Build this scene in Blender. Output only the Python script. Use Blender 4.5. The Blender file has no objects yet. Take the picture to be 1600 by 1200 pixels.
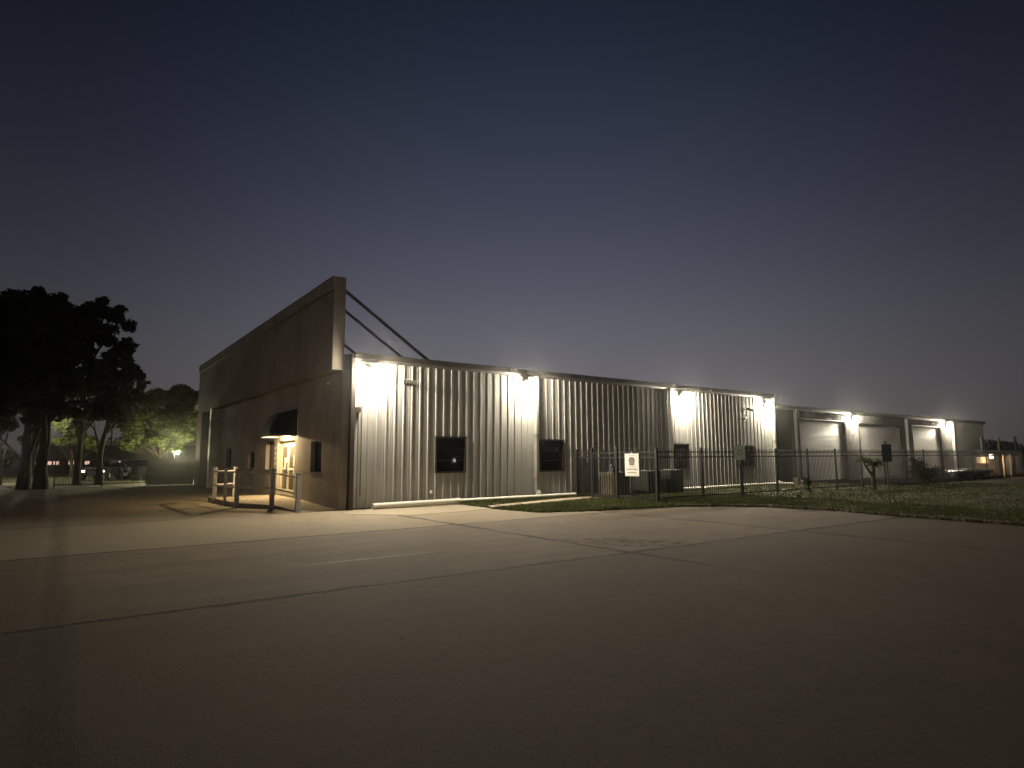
import bpy, bmesh, math, random
from mathutils import Vector, Matrix, noise
random.seed(7)
S = bpy.context.scene
COL = S.collection

# ------------------------------------------------------------------ materials
def new_mat(name):
    m = bpy.data.materials.new(name); m.use_nodes = True
    nt = m.node_tree
    for n in list(nt.nodes): nt.nodes.remove(n)
    out = nt.nodes.new('ShaderNodeOutputMaterial')
    return m, nt, out

class G:
    """tiny node helper"""
    def __init__(s, nt): s.nt = nt
    def n(s, t, **k):
        x = s.nt.nodes.new(t)
        for a, b in k.items(): setattr(x, a, b)
        return x
    def l(s, a, b): s.nt.links.new(a, b)
    def val(s, sock, v):
        if isinstance(v, (int, float, tuple, list)): sock.default_value = v
        else: s.l(v, sock)
    def math(s, op, a, b=0.0, c=0.0, clamp=False):
        x = s.n('ShaderNodeMath', operation=op); x.use_clamp = clamp
        s.val(x.inputs[0], a); s.val(x.inputs[1], b)
        if len(x.inputs) > 2: s.val(x.inputs[2], c)
        return x.outputs[0]
    def mix(s, f, a, b, blend='MIX'):
        x = s.n('ShaderNodeMix', data_type='RGBA', blend_type=blend)
        s.val(x.inputs[0], f); s.val(x.inputs[6], a); s.val(x.inputs[7], b)
        return x.outputs[2]
    def maprange(s, v, a, b, c=0.0, d=1.0, smooth=False):
        x = s.n('ShaderNodeMapRange', clamp=True)
        if smooth: x.interpolation_type = 'SMOOTHSTEP'
        s.val(x.inputs[0], v)
        for i, w in enumerate((a, b, c, d)): s.val(x.inputs[i+1], w)
        return x.outputs[0]
    def noise(s, vec, scale, detail=4, rough=.55, dist=0.0):
        x = s.n('ShaderNodeTexNoise')
        if vec is not None: s.l(vec, x.inputs['Vector'])
        x.inputs['Scale'].default_value = scale; x.inputs['Detail'].default_value = detail
        x.inputs['Roughness'].default_value = rough; x.inputs['Distortion'].default_value = dist
        return x.outputs['Fac']
    def scaled(s, vec, sx, sy, sz):
        x = s.n('ShaderNodeVectorMath', operation='MULTIPLY')
        s.l(vec, x.inputs[0]); x.inputs[1].default_value = (sx, sy, sz)
        return x.outputs[0]
    def pos(s): return s.n('ShaderNodeNewGeometry').outputs['Position']
    def bump(s, h, strength, dist=.02):
        x = s.n('ShaderNodeBump'); s.l(h, x.inputs['Height'])
        x.inputs['Strength'].default_value = strength; x.inputs['Distance'].default_value = dist
        return x.outputs[0]
    def bsdf(s, out, color, rough=.7, metal=0.0, spec=.5, normal=None, **k):
        b = s.n('ShaderNodeBsdfPrincipled')
        s.val(b.inputs['Base Color'], color); s.val(b.inputs['Roughness'], rough)
        s.val(b.inputs['Metallic'], metal); b.inputs['Specular IOR Level'].default_value = spec
        if normal is not None: s.l(normal, b.inputs['Normal'])
        for a, v in k.items(): s.val(b.inputs[a], v)
        s.l(b.outputs[0], out.inputs[0])
        return b

def c4(c, k=1.0): return (c[0]*k, c[1]*k, c[2]*k, 1)

def mat_mottled(name, col, rough=.7, scale=6, amt=.25, metal=0.0, spec=.4, bump=0.0, bscale=60, stretch=(1, 1, 1)):
    m, nt, out = new_mat(name); g = G(nt); p = g.scaled(g.pos(), *stretch)
    f = g.noise(p, scale, 5, .6); f2 = g.noise(p, scale*7, 3, .6)
    f = g.math('ADD', g.math('MULTIPLY', f, .7), g.math('MULTIPLY', f2, .3))
    color = g.mix(g.maprange(f, .3, .7), c4(col, 1-amt), c4(col, 1+amt))
    nrm = g.bump(g.noise(g.pos(), bscale, 4, .6), bump, .01) if bump else None
    g.bsdf(out, color, g.maprange(f2, .3, .7, max(.05, rough-.08), min(1, rough+.08)), metal, spec, nrm)
    return m

def mat_emit(name, col, k):
    m, nt, out = new_mat(name); e = nt.nodes.new('ShaderNodeEmission')
    e.inputs[0].default_value = c4(col); e.inputs[1].default_value = k
    nt.links.new(e.outputs[0], out.inputs[0]); return m

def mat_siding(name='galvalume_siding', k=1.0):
    m, nt, out = new_mat(name); g = G(nt); p = g.pos()
    streak = g.noise(g.scaled(p, 5, 5, .25), 1.0, 4, .6)
    blot = g.noise(p, 1.3, 4, .6)
    grime = g.maprange(g.math('ADD', g.n('ShaderNodeSeparateXYZ').outputs[2], 0), 0, 1)
    sx = g.n('ShaderNodeSeparateXYZ'); g.l(p, sx.inputs[0])
    low = g.maprange(g.math('ADD', sx.outputs[2], g.math('MULTIPLY', g.noise(g.scaled(p, 3, 3, .6), 1.0), -.7)), -.3, .5, .75, 0)
    f = g.math('ADD', g.math('MULTIPLY', streak, .6), g.math('MULTIPLY', blot, .4))
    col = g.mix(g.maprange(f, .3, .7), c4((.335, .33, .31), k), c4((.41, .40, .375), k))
    col = g.mix(g.math('MULTIPLY', low, .45), col, (.16, .14, .11, 1))
    fx = g.math('FRACT', g.math('DIVIDE', g.math('ADD', sx.outputs[0], -3.33+30*.9144), .9144))
    lap = g.maprange(g.math('ABSOLUTE', g.math('SUBTRACT', fx, .5)), .004, .008, 1, 0)
    rx = g.math('SUBTRACT', g.math('FRACT', g.math('DIVIDE', g.math('ADD', sx.outputs[0], -3.30+.047+30*.3048), .3048)), .5)
    rz = g.math('SUBTRACT', g.math('FRACT', g.math('DIVIDE', g.math('ADD', sx.outputs[2], -.62), 1.42)), .5)
    dd = g.math('ADD', g.math('POWER', g.math('MULTIPLY', rx, .3048), 2), g.math('POWER', g.math('MULTIPLY', rz, 1.42), 2))
    screw = g.maprange(dd, .00012, .0003, 1, 0)
    run = g.math('MULTIPLY', g.maprange(g.math('ABSOLUTE', rx), .0, .05, 1, 0), g.math('MULTIPLY', g.maprange(rz, -.28, 0), g.maprange(rz, 0, .01, 1, 0)))
    col = g.mix(g.math('MULTIPLY', lap, .55), col, (.07, .062, .05, 1))
    col = g.mix(g.math('MULTIPLY', screw, .8), col, (.09, .08, .065, 1))
    col = g.mix(g.math('MULTIPLY', run, .22), col, (.20, .16, .11, 1))
    dents = g.bump(g.noise(g.scaled(p, 1.2, 1.2, .8), 1.6, 2), .08, .05)
    g.bsdf(out, col, g.maprange(f, .3, .7, .55, .68), 0.0, .4, dents)
    return m

def mat_stucco(name, col):
    m, nt, out = new_mat(name); g = G(nt); p = g.pos()
    a = g.noise(p, .8, 5, .6); b = g.noise(p, 9, 4, .6); st = g.noise(g.scaled(p, 4, 4, .4), 1.0, 4)
    f = g.math('ADD', g.math('MULTIPLY', a, .5), g.math('ADD', g.math('MULTIPLY', b, .2), g.math('MULTIPLY', st, .3)))
    color = g.mix(g.maprange(f, .32, .68), c4(col, .62), c4(col, 1.2))
    g.bsdf(out, color, .88, 0, .25, g.bump(g.noise(p, 45, 5, .7), .5, .012))
    return m

def mat_concrete(name, col, joints=False, amt=.22):
    m, nt, out = new_mat(name); g = G(nt); p = g.pos()
    sx = g.n('ShaderNodeSeparateXYZ'); g.l(p, sx.inputs[0]); X, Y = sx.outputs[0], sx.outputs[1]
    big = g.noise(p, .22, 4, .6, .4); mid = g.noise(p, 1.4, 5, .65); fine = g.noise(p, 26, 4, .7); grit = g.noise(p, 75, 3, .7)
    f = g.math('ADD', g.math('MULTIPLY', big, .45), g.math('MULTIPLY', mid, .35)); f = g.math('ADD', f, g.math('MULTIPLY', fine, .2))
    chip = g.noise(p, 8, 5, .75)
    color = g.mix(g.maprange(f, .38, .62), c4(col, 1-amt), c4(col, 1+amt))
    color = g.mix(g.math('MULTIPLY', g.maprange(chip, .42, .62), .42), color, c4(col, .62))
    color = g.mix(g.math('MULTIPLY', g.maprange(grit, .36, .64), .72), color, c4(col, .45))
    agg = g.maprange(g.noise(p, 70, 2, .5), .60, .70)
    color = g.mix(g.math('MULTIPLY', agg, .35), color, c4(col, 1.7))
    h = g.math('ADD', g.math('MULTIPLY', fine, .6), g.math('MULTIPLY', grit, .5))
    if joints:
        jit = g.math('ADD', g.math('MULTIPLY', g.math('SUBTRACT', g.noise(p, 1.6, 5, .7), .5), .20), g.math('MULTIPLY', g.math('SUBTRACT', g.noise(p, 17, 3, .6), .5), .10))
        wn = g.noise(p, .7, 3, .6)
        total = None
        def line(coord, c, w, soft, tilt=0.0, other=None, lo=.30):
            d = g.math('SUBTRACT', coord, c)
            if tilt: d = g.math('ADD', d, g.math('MULTIPLY', other, tilt))
            d = g.math('ABSOLUTE', g.math('ADD', d, jit))
            ww = g.math('MULTIPLY', g.maprange(wn, lo+.04, .6, .15, 1.6), w)
            return g.math('SUBTRACT', 1, g.math('DIVIDE', g.math('SUBTRACT', d, ww), soft), clamp=True)
        lines = [line(Y, -5.48, .03, .03), line(Y, -10.95, .042, .03, .028, X), 
                 g.math('MULTIPLY', line(X, .72, .042, .03, .02, Y), g.maprange(Y, -13.2, -12.0)), g.math('MULTIPLY', line(X, 5.95, .04, .03), g.maprange(Y, -16, -13)), g.math('MULTIPLY', line(X, -6.85, .05, .14), .38), line(Y, .15, .02, .03)]
        for L in lines: total = L if total is None else g.math('MAXIMUM', total, L)
        # slab tones differ by pour; outer slabs also carry lamp falloff as colour
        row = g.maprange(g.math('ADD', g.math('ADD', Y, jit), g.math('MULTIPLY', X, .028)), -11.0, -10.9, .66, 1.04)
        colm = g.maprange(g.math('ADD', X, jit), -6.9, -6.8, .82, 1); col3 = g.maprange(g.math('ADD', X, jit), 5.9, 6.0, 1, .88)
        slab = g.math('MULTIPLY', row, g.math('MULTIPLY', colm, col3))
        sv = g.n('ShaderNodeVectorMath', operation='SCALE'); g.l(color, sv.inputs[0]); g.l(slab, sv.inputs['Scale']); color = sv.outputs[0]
        # hairline cracks
        cr = g.math('ABSOLUTE', g.math('SUBTRACT', g.noise(p, .33, 6, .62, .6), .5))
        cr = g.math('MULTIPLY', g.maprange(cr, .0, .0035, 1, 0), g.maprange(g.noise(p, .13, 2), .52, .6))
        total = g.math('MAXIMUM', total, g.math('MULTIPLY', cr, .6))
        # oily, broken-up patch beside the joint
        u = g.math('ADD', g.math('MULTIPLY', g.math('SUBTRACT', X, 1.75), .62), g.math('MULTIPLY', g.math('SUBTRACT', Y, -10.05), -.78))
        v = g.math('ADD', g.math('MULTIPLY', g.math('SUBTRACT', X, 1.75), .78), g.math('MULTIPLY', g.math('SUBTRACT', Y, -10.05), .62))
        e = g.math('ADD', g.math('POWER', g.math('DIVIDE', u, 1.5), 2), g.math('POWER', g.math('DIVIDE', v, .5), 2))
        st = g.math('MULTIPLY', g.maprange(e, .5, 1.2, 1, 0), g.maprange(g.noise(g.scaled(p, 1, 1.6, 1), 3.4, 6, .75), .50, .57))
        total = g.math('MAXIMUM', total, g.math('MULTIPLY', st, .9))
        # tyre darkening / wear blotches
        blot = g.maprange(g.noise(g.scaled(p, 1, .35, 1), .55, 4, .6, .5), .52, .72)
        color = g.mix(g.math('MULTIPLY', blot, .5), color, c4(col, .5))
        track = g.maprange(g.noise(g.scaled(p, .12, 1.1, 1), 1.0, 5, .65, .3), .46, .66)
        color = g.mix(g.math('MULTIPLY', track, .6), color, c4(col, .52))
        spot = g.maprange(g.noise(p, 3.6, 3, .5), .63, .70)
        color = g.mix(g.math('MULTIPLY', spot, .5), color, c4(col, .45))
        # worn paint line
        pl = g.math('ABSOLUTE', g.math('ADD', g.math('SUBTRACT', Y, -8.93), g.math('MULTIPLY', X, .03)))
        pm = g.math('MULTIPLY', g.maprange(pl, .03, .06, 1, 0), g.math('MULTIPLY', g.maprange(X, -3.9, -3.3), g.maprange(X, -2.7, -1.2, 1, 0)))
        pm = g.math('MULTIPLY', pm, g.maprange(g.noise(p, 8, 4), .3, .5))
        color = g.mix(g.math('MULTIPLY', pm, .8), color, (.5, .48, .42, 1))
        # paler concrete next to the building, partly lamplight put into its colour
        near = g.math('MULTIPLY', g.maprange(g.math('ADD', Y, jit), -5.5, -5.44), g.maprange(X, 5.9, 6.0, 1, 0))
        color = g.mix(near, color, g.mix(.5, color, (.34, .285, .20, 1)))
        color = g.mix(g.math('MULTIPLY', total, .92), color, (.018, .015, .011, 1))
        h = g.math('SUBTRACT', h, g.math('MULTIPLY', total, 1.5))
    g.bsdf(out, color, .86, 0, .3, g.bump(h, .7, .015))
    return m

def mat_leaf(name, col, amt=.4, sc=.9):
    m, nt, out = new_mat(name); g = G(nt)
    f = g.noise(g.pos(), sc, 3, .6); f2 = g.noise(g.pos(), 7, 2)
    f = g.math('ADD', g.math('MULTIPLY', f, .6), g.math('MULTIPLY', f2, .4))
    color = g.mix(g.maprange(f, .33, .67), c4(col, 1-amt), c4(col, 1+amt))
    b = g.bsdf(out, color, .6, 0, .3)
    t = g.n('ShaderNodeBsdfTranslucent'); g.l(color, t.inputs[0])
    mx = g.n('ShaderNodeMixShader'); mx.inputs[0].default_value = .3
    g.l(b.outputs[0], mx.inputs[1]); g.l(t.outputs[0], mx.inputs[2]); g.l(mx.outputs[0], out.inputs[0])
    return m

def mat_glass(name, col=(.006, .006, .007), rough=.012, spec=.5):
    m, nt, out = new_mat(name); g = G(nt)
    dirt = g.noise(g.pos(), 5, 4, .6)
    nrm = g.bump(g.noise(g.pos(), 2.2, 2), .01, .02)
    g.bsdf(out, g.mix(g.maprange(dirt, .45, .75), c4(col), c4((col[0]+.012, col[1]+.011, col[2]+.01))), g.maprange(dirt, .3, .7, rough, rough+.03), 0, spec, nrm)
    return m

M = dict(
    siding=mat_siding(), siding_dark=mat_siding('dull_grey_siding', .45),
    trim=mat_mottled('weathered_eave_trim', (.075, .07, .064), .5, 3, .2, .2),
    downspout=mat_mottled('galvanised_downspout', (.38, .37, .335), .45, 4, .15, .2),
    dark_trim=mat_mottled('dark_bronze_trim', (.06, .05, .042), .5, 4, .2),
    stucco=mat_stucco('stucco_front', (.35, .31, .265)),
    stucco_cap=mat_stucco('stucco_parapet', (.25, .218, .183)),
    roofing=mat_mottled('metal_roofing', (.2, .19, .18), .5, 2, .2, .3),
    steel=mat_mottled('brace_steel', (.10, .10, .11), .45, 4, .25, .5),
    glass=mat_glass('dark_window_glass'),
    bronze=mat_mottled('bronze_window_frame', (.035, .03, .027), .45, 5, .2),
    door_glass=mat_glass('entrance_glass', (.10, .085, .06), .12),
    cream=mat_mottled('cream_door_paint', (.62, .55, .42), .5, 5, .12),
    white=mat_mottled('white_pvc', (.72, .69, .60), .4, 4, .10),
    rail=mat_mottled('pale_rail_paint', (.42, .415, .39), .5, 7, .2),
    awning=mat_mottled('black_awning_cloth', (.010, .009, .009), .85, 12, .3),
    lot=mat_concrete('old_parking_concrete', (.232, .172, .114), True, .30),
    apron=mat_concrete('pale_concrete', (.40, .335, .245), False),
    kerb=mat_concrete('kerb_concrete', (.22, .19, .145), False, .3),
    soil=mat_mottled('thin_turf_soil', (.052, .050, .020), .95, 1.1, .55, bump=.8, bscale=22),
    grass=mat_leaf('grass_blades', (.074, .084, .026), .45, .7),
    fence=mat_mottled('black_fence_paint', (.022, .021, .02), .5, 6, .3),
    sign_white=mat_mottled('white_sign_face', (.78, .74, .68), .5, 14, .05),
    sign_ink=mat_mottled('grey_sign_ink', (.12, .10, .10), .6, 20, .2),
    sign_badge=mat_mottled('mauve_badge_ink', (.17, .135, .15), .6, 20, .15),
    sign_badge_pale=mat_mottled('pale_badge_ink', (.33, .28, .28), .6, 20, .15),
    sign_green=mat_mottled('faded_green_sign', (.25, .30, .24), .45, 9, .15),
    sign_dark=mat_mottled('dark_green_sign', (.03, .05, .04), .5, 9, .2),
    post=mat_mottled('rusty_sign_post', (.10, .085, .06), .7, 14, .35),
    door_slat=mat_mottled('roll_up_slats', (.76, .75, .71), .55, 2.5, .08, 0.0),
    condenser=mat_mottled('condenser_casing', (.075, .08, .068), .5, 6, .25),
    condenser_tan=mat_mottled('tan_condenser_casing', (.17, .145, .105), .55, 6, .25),
    bark=mat_mottled('tree_bark', (.055, .043, .03), .9, 5, .4, bump=.9, bscale=14, stretch=(1, 1, .3)),
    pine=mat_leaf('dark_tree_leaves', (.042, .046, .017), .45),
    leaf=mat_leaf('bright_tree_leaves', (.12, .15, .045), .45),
    yucca=mat_leaf('yucca_leaves', (.07, .085, .035), .4),
    wood=mat_mottled('grey_fence_boards', (.075, .068, .064), .85, 3, .3, stretch=(6, 6, .5)),
    plywood=mat_mottled('plywood_panel', (.45, .30, .16), .75, 3, .25, stretch=(4, 4, .6)),
    rubber=mat_mottled('tyre_rubber', (.02, .02, .02), .8, 9, .2),
    paint_dark=mat_mottled('dark_vehicle_paint', (.03, .03, .034), .3, 3, .2),
    paint_grey=mat_mottled('grey_vehicle_paint', (.16, .16, .165), .3, 3, .15),
    box_grey=mat_mottled('grey_container_paint', (.20, .185, .16), .6, 3, .25),
    lamp_hood=mat_mottled('lamp_hood_paint', (.45, .41, .34), .5, 9, .2),
    lamp_body=mat_mottled('lamp_housing', (.05, .043, .037), .5, 9, .2),
    lens=mat_emit('lit_lamp_lens', (1.0, .89, .69), 1120.0), globe_low=mat_emit('lit_lantern_globe', (1.0, .92, .55), 7500.0), globe_high=mat_emit('lit_lantern_globe_far', (1.0, .92, .60), 5000.0), globe_edge=mat_emit('lit_lantern_globe_edge', (1.0, .9, .66), 1500.0),
    lens_small=mat_emit('lit_far_lamp_lens', (1.0, .89, .69), 1050.0),
    porch=mat_emit('lit_porch_lens', (1.0, .74, .40), 2400.0),
    street=mat_emit('lit_street_lens', (1.0, .88, .62), 260.0),
    far_lens=mat_emit('lit_far_lot_lens', (1.0, .93, .8), 70.0),
    headlight=mat_emit('lit_headlight', (1.0, .9, .8), 12.0),
    shopwin=mat_emit('lit_shop_window', (1.0, .62, .5), .8),
    shed_lamp=mat_emit('lit_shed_lens', (1.0, .80, .55), 900.0),
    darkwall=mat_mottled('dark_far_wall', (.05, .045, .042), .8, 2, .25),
)

# ------------------------------------------------------------------ mesh helpers
def root_offset(o):
    while o.parent: o = o.parent
    return Vector(o.location)

class MB:
    def __init__(s): s.v = []; s.f = []
    def add(s, vs, fs):
        b = len(s.v); s.v += [tuple(v) for v in vs]; s.f += [tuple(b+i for i in f) for f in fs]; return s
    def box(s, x0, x1, y0, y1, z0, z1):
        vs = [(x, y, z) for z in (z0, z1) for y in (y0, y1) for x in (x0, x1)]
        return s.add(vs, [(0, 2, 3, 1), (4, 5, 7, 6), (0, 1, 5, 4), (2, 6, 7, 3), (0, 4, 6, 2), (1, 3, 7, 5)])
    def tube(s, a, b, r0, r1=None, n=10, cap=True):
        r1 = r0 if r1 is None else r1
        a, b = Vector(a), Vector(b); d = (b-a).normalized()
        u = d.orthogonal().normalized(); w = d.cross(u); vs = []
        for c, r in ((a, r0), (b, r1)):
            for i in range(n):
                t = 2*math.pi*i/n; vs.append(c+u*math.cos(t)*r+w*math.sin(t)*r)
        fs = [(i, (i+1) % n, n+(i+1) % n, n+i) for i in range(n)]
        if cap: fs += [tuple(range(n-1, -1, -1)), tuple(range(n, 2*n))]
        return s.add(vs, fs)
    def path(s, pts, r, n=10):
        for i in range(len(pts)-1): s.tube(pts[i], pts[i+1], r[i] if isinstance(r, (list, tuple)) else r, r[i+1] if isinstance(r, (list, tuple)) else r, n)
        return s
    def bar(s, a, b, w, h):
        """rectangular bar from a to b, w sideways, h upwards"""
        a, b = Vector(a), Vector(b); d = (b-a).normalized()
        side = d.cross(Vector((0, 0, 1)))
        side = Vector((1, 0, 0)) if side.length < 1e-4 else side.normalized()
        up = side.cross(d)
        vs = [c+side*sx*w/2+up*sz*h/2 for c in (a, b) for sx, sz in ((-1, -1), (1, -1), (1, 1), (-1, 1))]
        return s.add(vs, [(0, 3, 2, 1), (4, 5, 6, 7), (0, 1, 5, 4), (1, 2, 6, 5), (2, 3, 7, 6), (3, 0, 4, 7)])
    def extrude_poly(s, pts, axis, a, b):
        """pts 2-D outline extruded along axis ('x','y','z') from a to b"""
        n = len(pts)
        mk = {'x': lambda p, t: (t, p[0], p[1]), 'y': lambda p, t: (p[0], t, p[1]), 'z': lambda p, t: (p[0], p[1], t)}[axis]
        vs = [mk(p, a) for p in pts]+[mk(p, b) for p in pts]
        fs = [(i, (i+1) % n, n+(i+1) % n, n+i) for i in range(n)]+[tuple(range(n-1, -1, -1)), tuple(range(n, 2*n))]
        return s.add(vs, fs)
    def build(s, name, mat, parent=None, smooth=False, bevel=0.0, recalc=True):
        off = root_offset(parent) if parent else Vector((0, 0, 0))
        me = bpy.data.meshes.new(name)
        me.from_pydata([tuple(Vector(v)-off) for v in s.v], [], s.f)
        if recalc:
            bm = bmesh.new(); bm.from_mesh(me); bmesh.ops.recalc_face_normals(bm, faces=bm.faces); bm.to_mesh(me); bm.free()
        if smooth:
            for p in me.polygons: p.use_smooth = True
        o = bpy.data.objects.new(name, me); COL.objects.link(o)
        if mat: me.materials.append(M[mat] if isinstance(mat, str) else mat)
        if parent: o.parent = parent
        if smooth:
            md = o.modifiers.new('edges', 'EDGE_SPLIT'); md.split_angle = math.radians(40)
        if bevel:
            md = o.modifiers.new('bevel', 'BEVEL'); md.width = bevel; md.segments = 2; md.limit_method = 'ANGLE'
        return o

def tag(o, label=None, cat=None, group=None, kind=None):
    for k, v in (('label', label), ('category', cat), ('group', group), ('kind', kind)):
        if v: o[k] = v
    return o
def empty(name, loc, label=None, cat=None, group=None):
    o = bpy.data.objects.new(name, None); COL.objects.link(o); o.location = loc; o.empty_display_size = .2
    return tag(o, label, cat, group)
def copy_tree(o, parent=None):
    c = o.copy(); COL.objects.link(c)
    if parent: c.parent = parent
    for ch in [x for x in S.objects if x.parent == o]: copy_tree(ch, c)
    return c
def structure(name, mb, mat, kind='structure'):
    o = mb.build(name, mat); o['kind'] = kind; return o

def poly_sheet(pts, z):
    bm = bmesh.new(); vs = [bm.verts.new((x, y, z)) for x, y in pts]
    f = bm.faces.new(vs); bmesh.ops.triangulate(bm, faces=[f])
    mb = MB(); bm.verts.index_update()
    mb.v = [tuple(v.co) for v in bm.verts]; mb.f = [tuple(v.index for v in f.verts) for f in bm.faces]
    bm.free(); return mb
def inside(x, y, pts):
    r = False; n = len(pts)
    for i in range(n):
        (x0, y0), (x1, y1) = pts[i], pts[i-1]
        if (y0 > y) != (y1 > y) and x < (x1-x0)*(y-y0)/(y1-y0)+x0: r = not r
    return r

# ------------------------------------------------------------------ camera
cam = bpy.data.cameras.new('camera'); co = bpy.data.objects.new('camera', cam); COL.objects.link(co)
R_ = Vector((0.80759755, -0.58971659, -0.00453187)); U_ = Vector((-0.06578072, -0.09771586, 0.99303802)); F_ = Vector((0.58605383, 0.80167696, 0.11770707))
mw = Matrix((R_, U_, -F_)).transposed().to_4x4(); mw.translation = Vector((-6.85449598, -18.29046374, 1.6161)); co.matrix_world = mw
cam.sensor_fit = 'HORIZONTAL'; cam.sensor_width = 36; cam.lens = 952.165/1600*36; cam.clip_end = 3000; cam.clip_start = .05
S.camera = co

# ------------------------------------------------------------------ sky (late dusk) and an unseen added glow
w = bpy.data.worlds.new('World'); S.world = w; w.use_nodes = True
nt = w.node_tree; g = G(nt)
for n in list(nt.nodes): nt.nodes.remove(n)
wo = nt.nodes.new('ShaderNodeOutputWorld'); bg = nt.nodes.new('ShaderNodeBackground')
gen = g.n('ShaderNodeTexCoord').outputs['Generated']
nv = g.n('ShaderNodeVectorMath', operation='NORMALIZE'); g.l(gen, nv.inputs[0])
sp = g.n('ShaderNodeSeparateXYZ'); g.l(nv.outputs[0], sp.inputs[0])
ramp = g.n('ShaderNodeValToRGB'); ramp.color_ramp.interpolation = 'B_SPLINE'
stops = [(0.0, (.120, .108, .106)), (.06, (.150, .139, .142)), (.16, (.132, .130, .150)), (.27, (.080, .084, .116)), (.40, (.044, .050, .080)), (.56, (.0175, .0235, .043)), (.72, (.005, .008, .016)), (1.0, (.001, .002, .005))]
cr = ramp.color_ramp
while len(cr.elements) < len(stops): cr.elements.new(.5)
for e, (p, c) in zip(cr.elements, stops): e.position = p; e.color = c4(c)
g.l(sp.outputs[2], ramp.inputs[0])
def dirdot(d):
    x = g.n('ShaderNodeVectorMath', operation='DOT_PRODUCT'); g.l(nv.outputs[0], x.inputs[0]); x.inputs[1].default_value = Vector(d).normalized(); return x.outputs['Value']
# sky dims to both sides of the view: lens vignette put into its colour
hz = g.n('ShaderNodeVectorMath', operation='MULTIPLY'); g.l(nv.outputs[0], hz.inputs[0]); hz.inputs[1].default_value = (1, 1, 0)
hn = g.n('ShaderNodeVectorMath', operation='NORMALIZE'); g.l(hz.outputs[0], hn.inputs[0])
hd = g.n('ShaderNodeVectorMath', operation='DOT_PRODUCT'); g.l(hn.outputs[0], hd.inputs[0]); hd.inputs[1].default_value = Vector((.62, .785, 0)).normalized()
edge_dim = g.math('ADD', .36, g.math('MULTIPLY', g.math('POWER', g.maprange(hd.outputs['Value'], .70, 1.0), 1.9), .66))
base = g.mix(1.0, ramp.outputs[0], (1, 1, 1, 1), 'MULTIPLY')
vm = g.n('ShaderNodeVectorMath', operation='SCALE'); g.l(base, vm.inputs[0]); g.l(edge_dim, vm.inputs['Scale'])
# warm glow added low behind the camera, unseen, to brighten the stucco front
fill_glow = g.math('MULTIPLY', g.math('POWER', g.maprange(dirdot((-.92, -.38, .0)), .2, 1.0), 1.5), g.maprange(sp.outputs[2], .0, .38, 1, 0, True))
va = g.n('ShaderNodeVectorMath', operation='SCALE'); va.inputs[0].default_value = (.40, .335, .26); g.l(fill_glow, va.inputs['Scale'])
vs_ = g.n('ShaderNodeVectorMath', operation='ADD'); g.l(vm.outputs[0], vs_.inputs[0]); g.l(va.outputs[0], vs_.inputs[1])
g.l(vs_.outputs[0], bg.inputs[0]); bg.inputs[1].default_value = 1.0; g.l(bg.outputs[0], wo.inputs[0])

# ------------------------------------------------------------------ ground
lot_edge = [(4.0, -2.55), (4.3, -4.35), (6.05, -4.95), (8.96, -5.55), (10.1, -6.2), (11.0, -7.3), (11.4, -9.2), (11.0, -11.0), (10.85, -13.8), (10.95, -60)]
structure('ground', poly_sheet([(-900, -900), (900, -900), (900, 900), (-900, 900)], -.02), 'soil')
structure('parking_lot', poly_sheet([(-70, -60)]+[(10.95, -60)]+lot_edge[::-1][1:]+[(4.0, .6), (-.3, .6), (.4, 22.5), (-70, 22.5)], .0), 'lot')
lawn_pts = lot_edge+[(150, -60), (150, -4.75), (28.2, -4.55), (28.2, .72), (23.9, .72), (23.9, -.02), (4.0, -.02)]
structure('lawn', poly_sheet(lawn_pts, .03), 'soil')
structure('driveway', poly_sheet([(28.2, -4.55), (150, -4.75), (150, 3), (60, .75), (28.2, .72)], .012), 'apron')
ap = MB(); ap.extrude_poly([(-.2, -.75), (.9, -.22), (3.98, -.3), (4.1, -1.9), (3.85, -2.5), (1.1, -2.75), (-.3, -1.4)], 'z', -.03, .008)
structure('pavement', ap, 'apron')
wk = MB(); wk.extrude_poly([(4.0, -2.42), (8.2, -1.5), (12.5, -1.3), (12.5, -.55), (8.4, -.75), (4.15, -1.85)], 'z', -.03, .055)
structure('path', wk, 'apron')
kb = MB()
ke = lot_edge[3:]
for (x0, y0), (x1, y1) in zip(ke[:-1], ke[1:]):
    d = Vector((x1-x0, y1-y0, 0)).normalized(); nrm = Vector((-d.y, d.x, 0)); L = math.hypot(x1-x0, y1-y0)
    k = max(1, int(L/2.6)) if L < 20 else 30
    for i in range(k):
        a = Vector((x0, y0, 0))+d*(L*i/k+.01); b = Vector((x0, y0, 0))+d*(L*(i+1)/k-.01); h = .07+random.uniform(-.012, .012)
        pts = [a, b, b+nrm*.15, a+nrm*.15]
        kb.add([p+Vector((0, 0, -.05)) for p in pts]+[p+Vector((0, 0, h)) for p in pts], [(0, 3, 2, 1), (4, 5, 6, 7), (0, 1, 5, 4), (1, 2, 6, 5), (2, 3, 7, 6), (3, 0, 4, 7)])
structure('kerb', kb, 'kerb')
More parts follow.
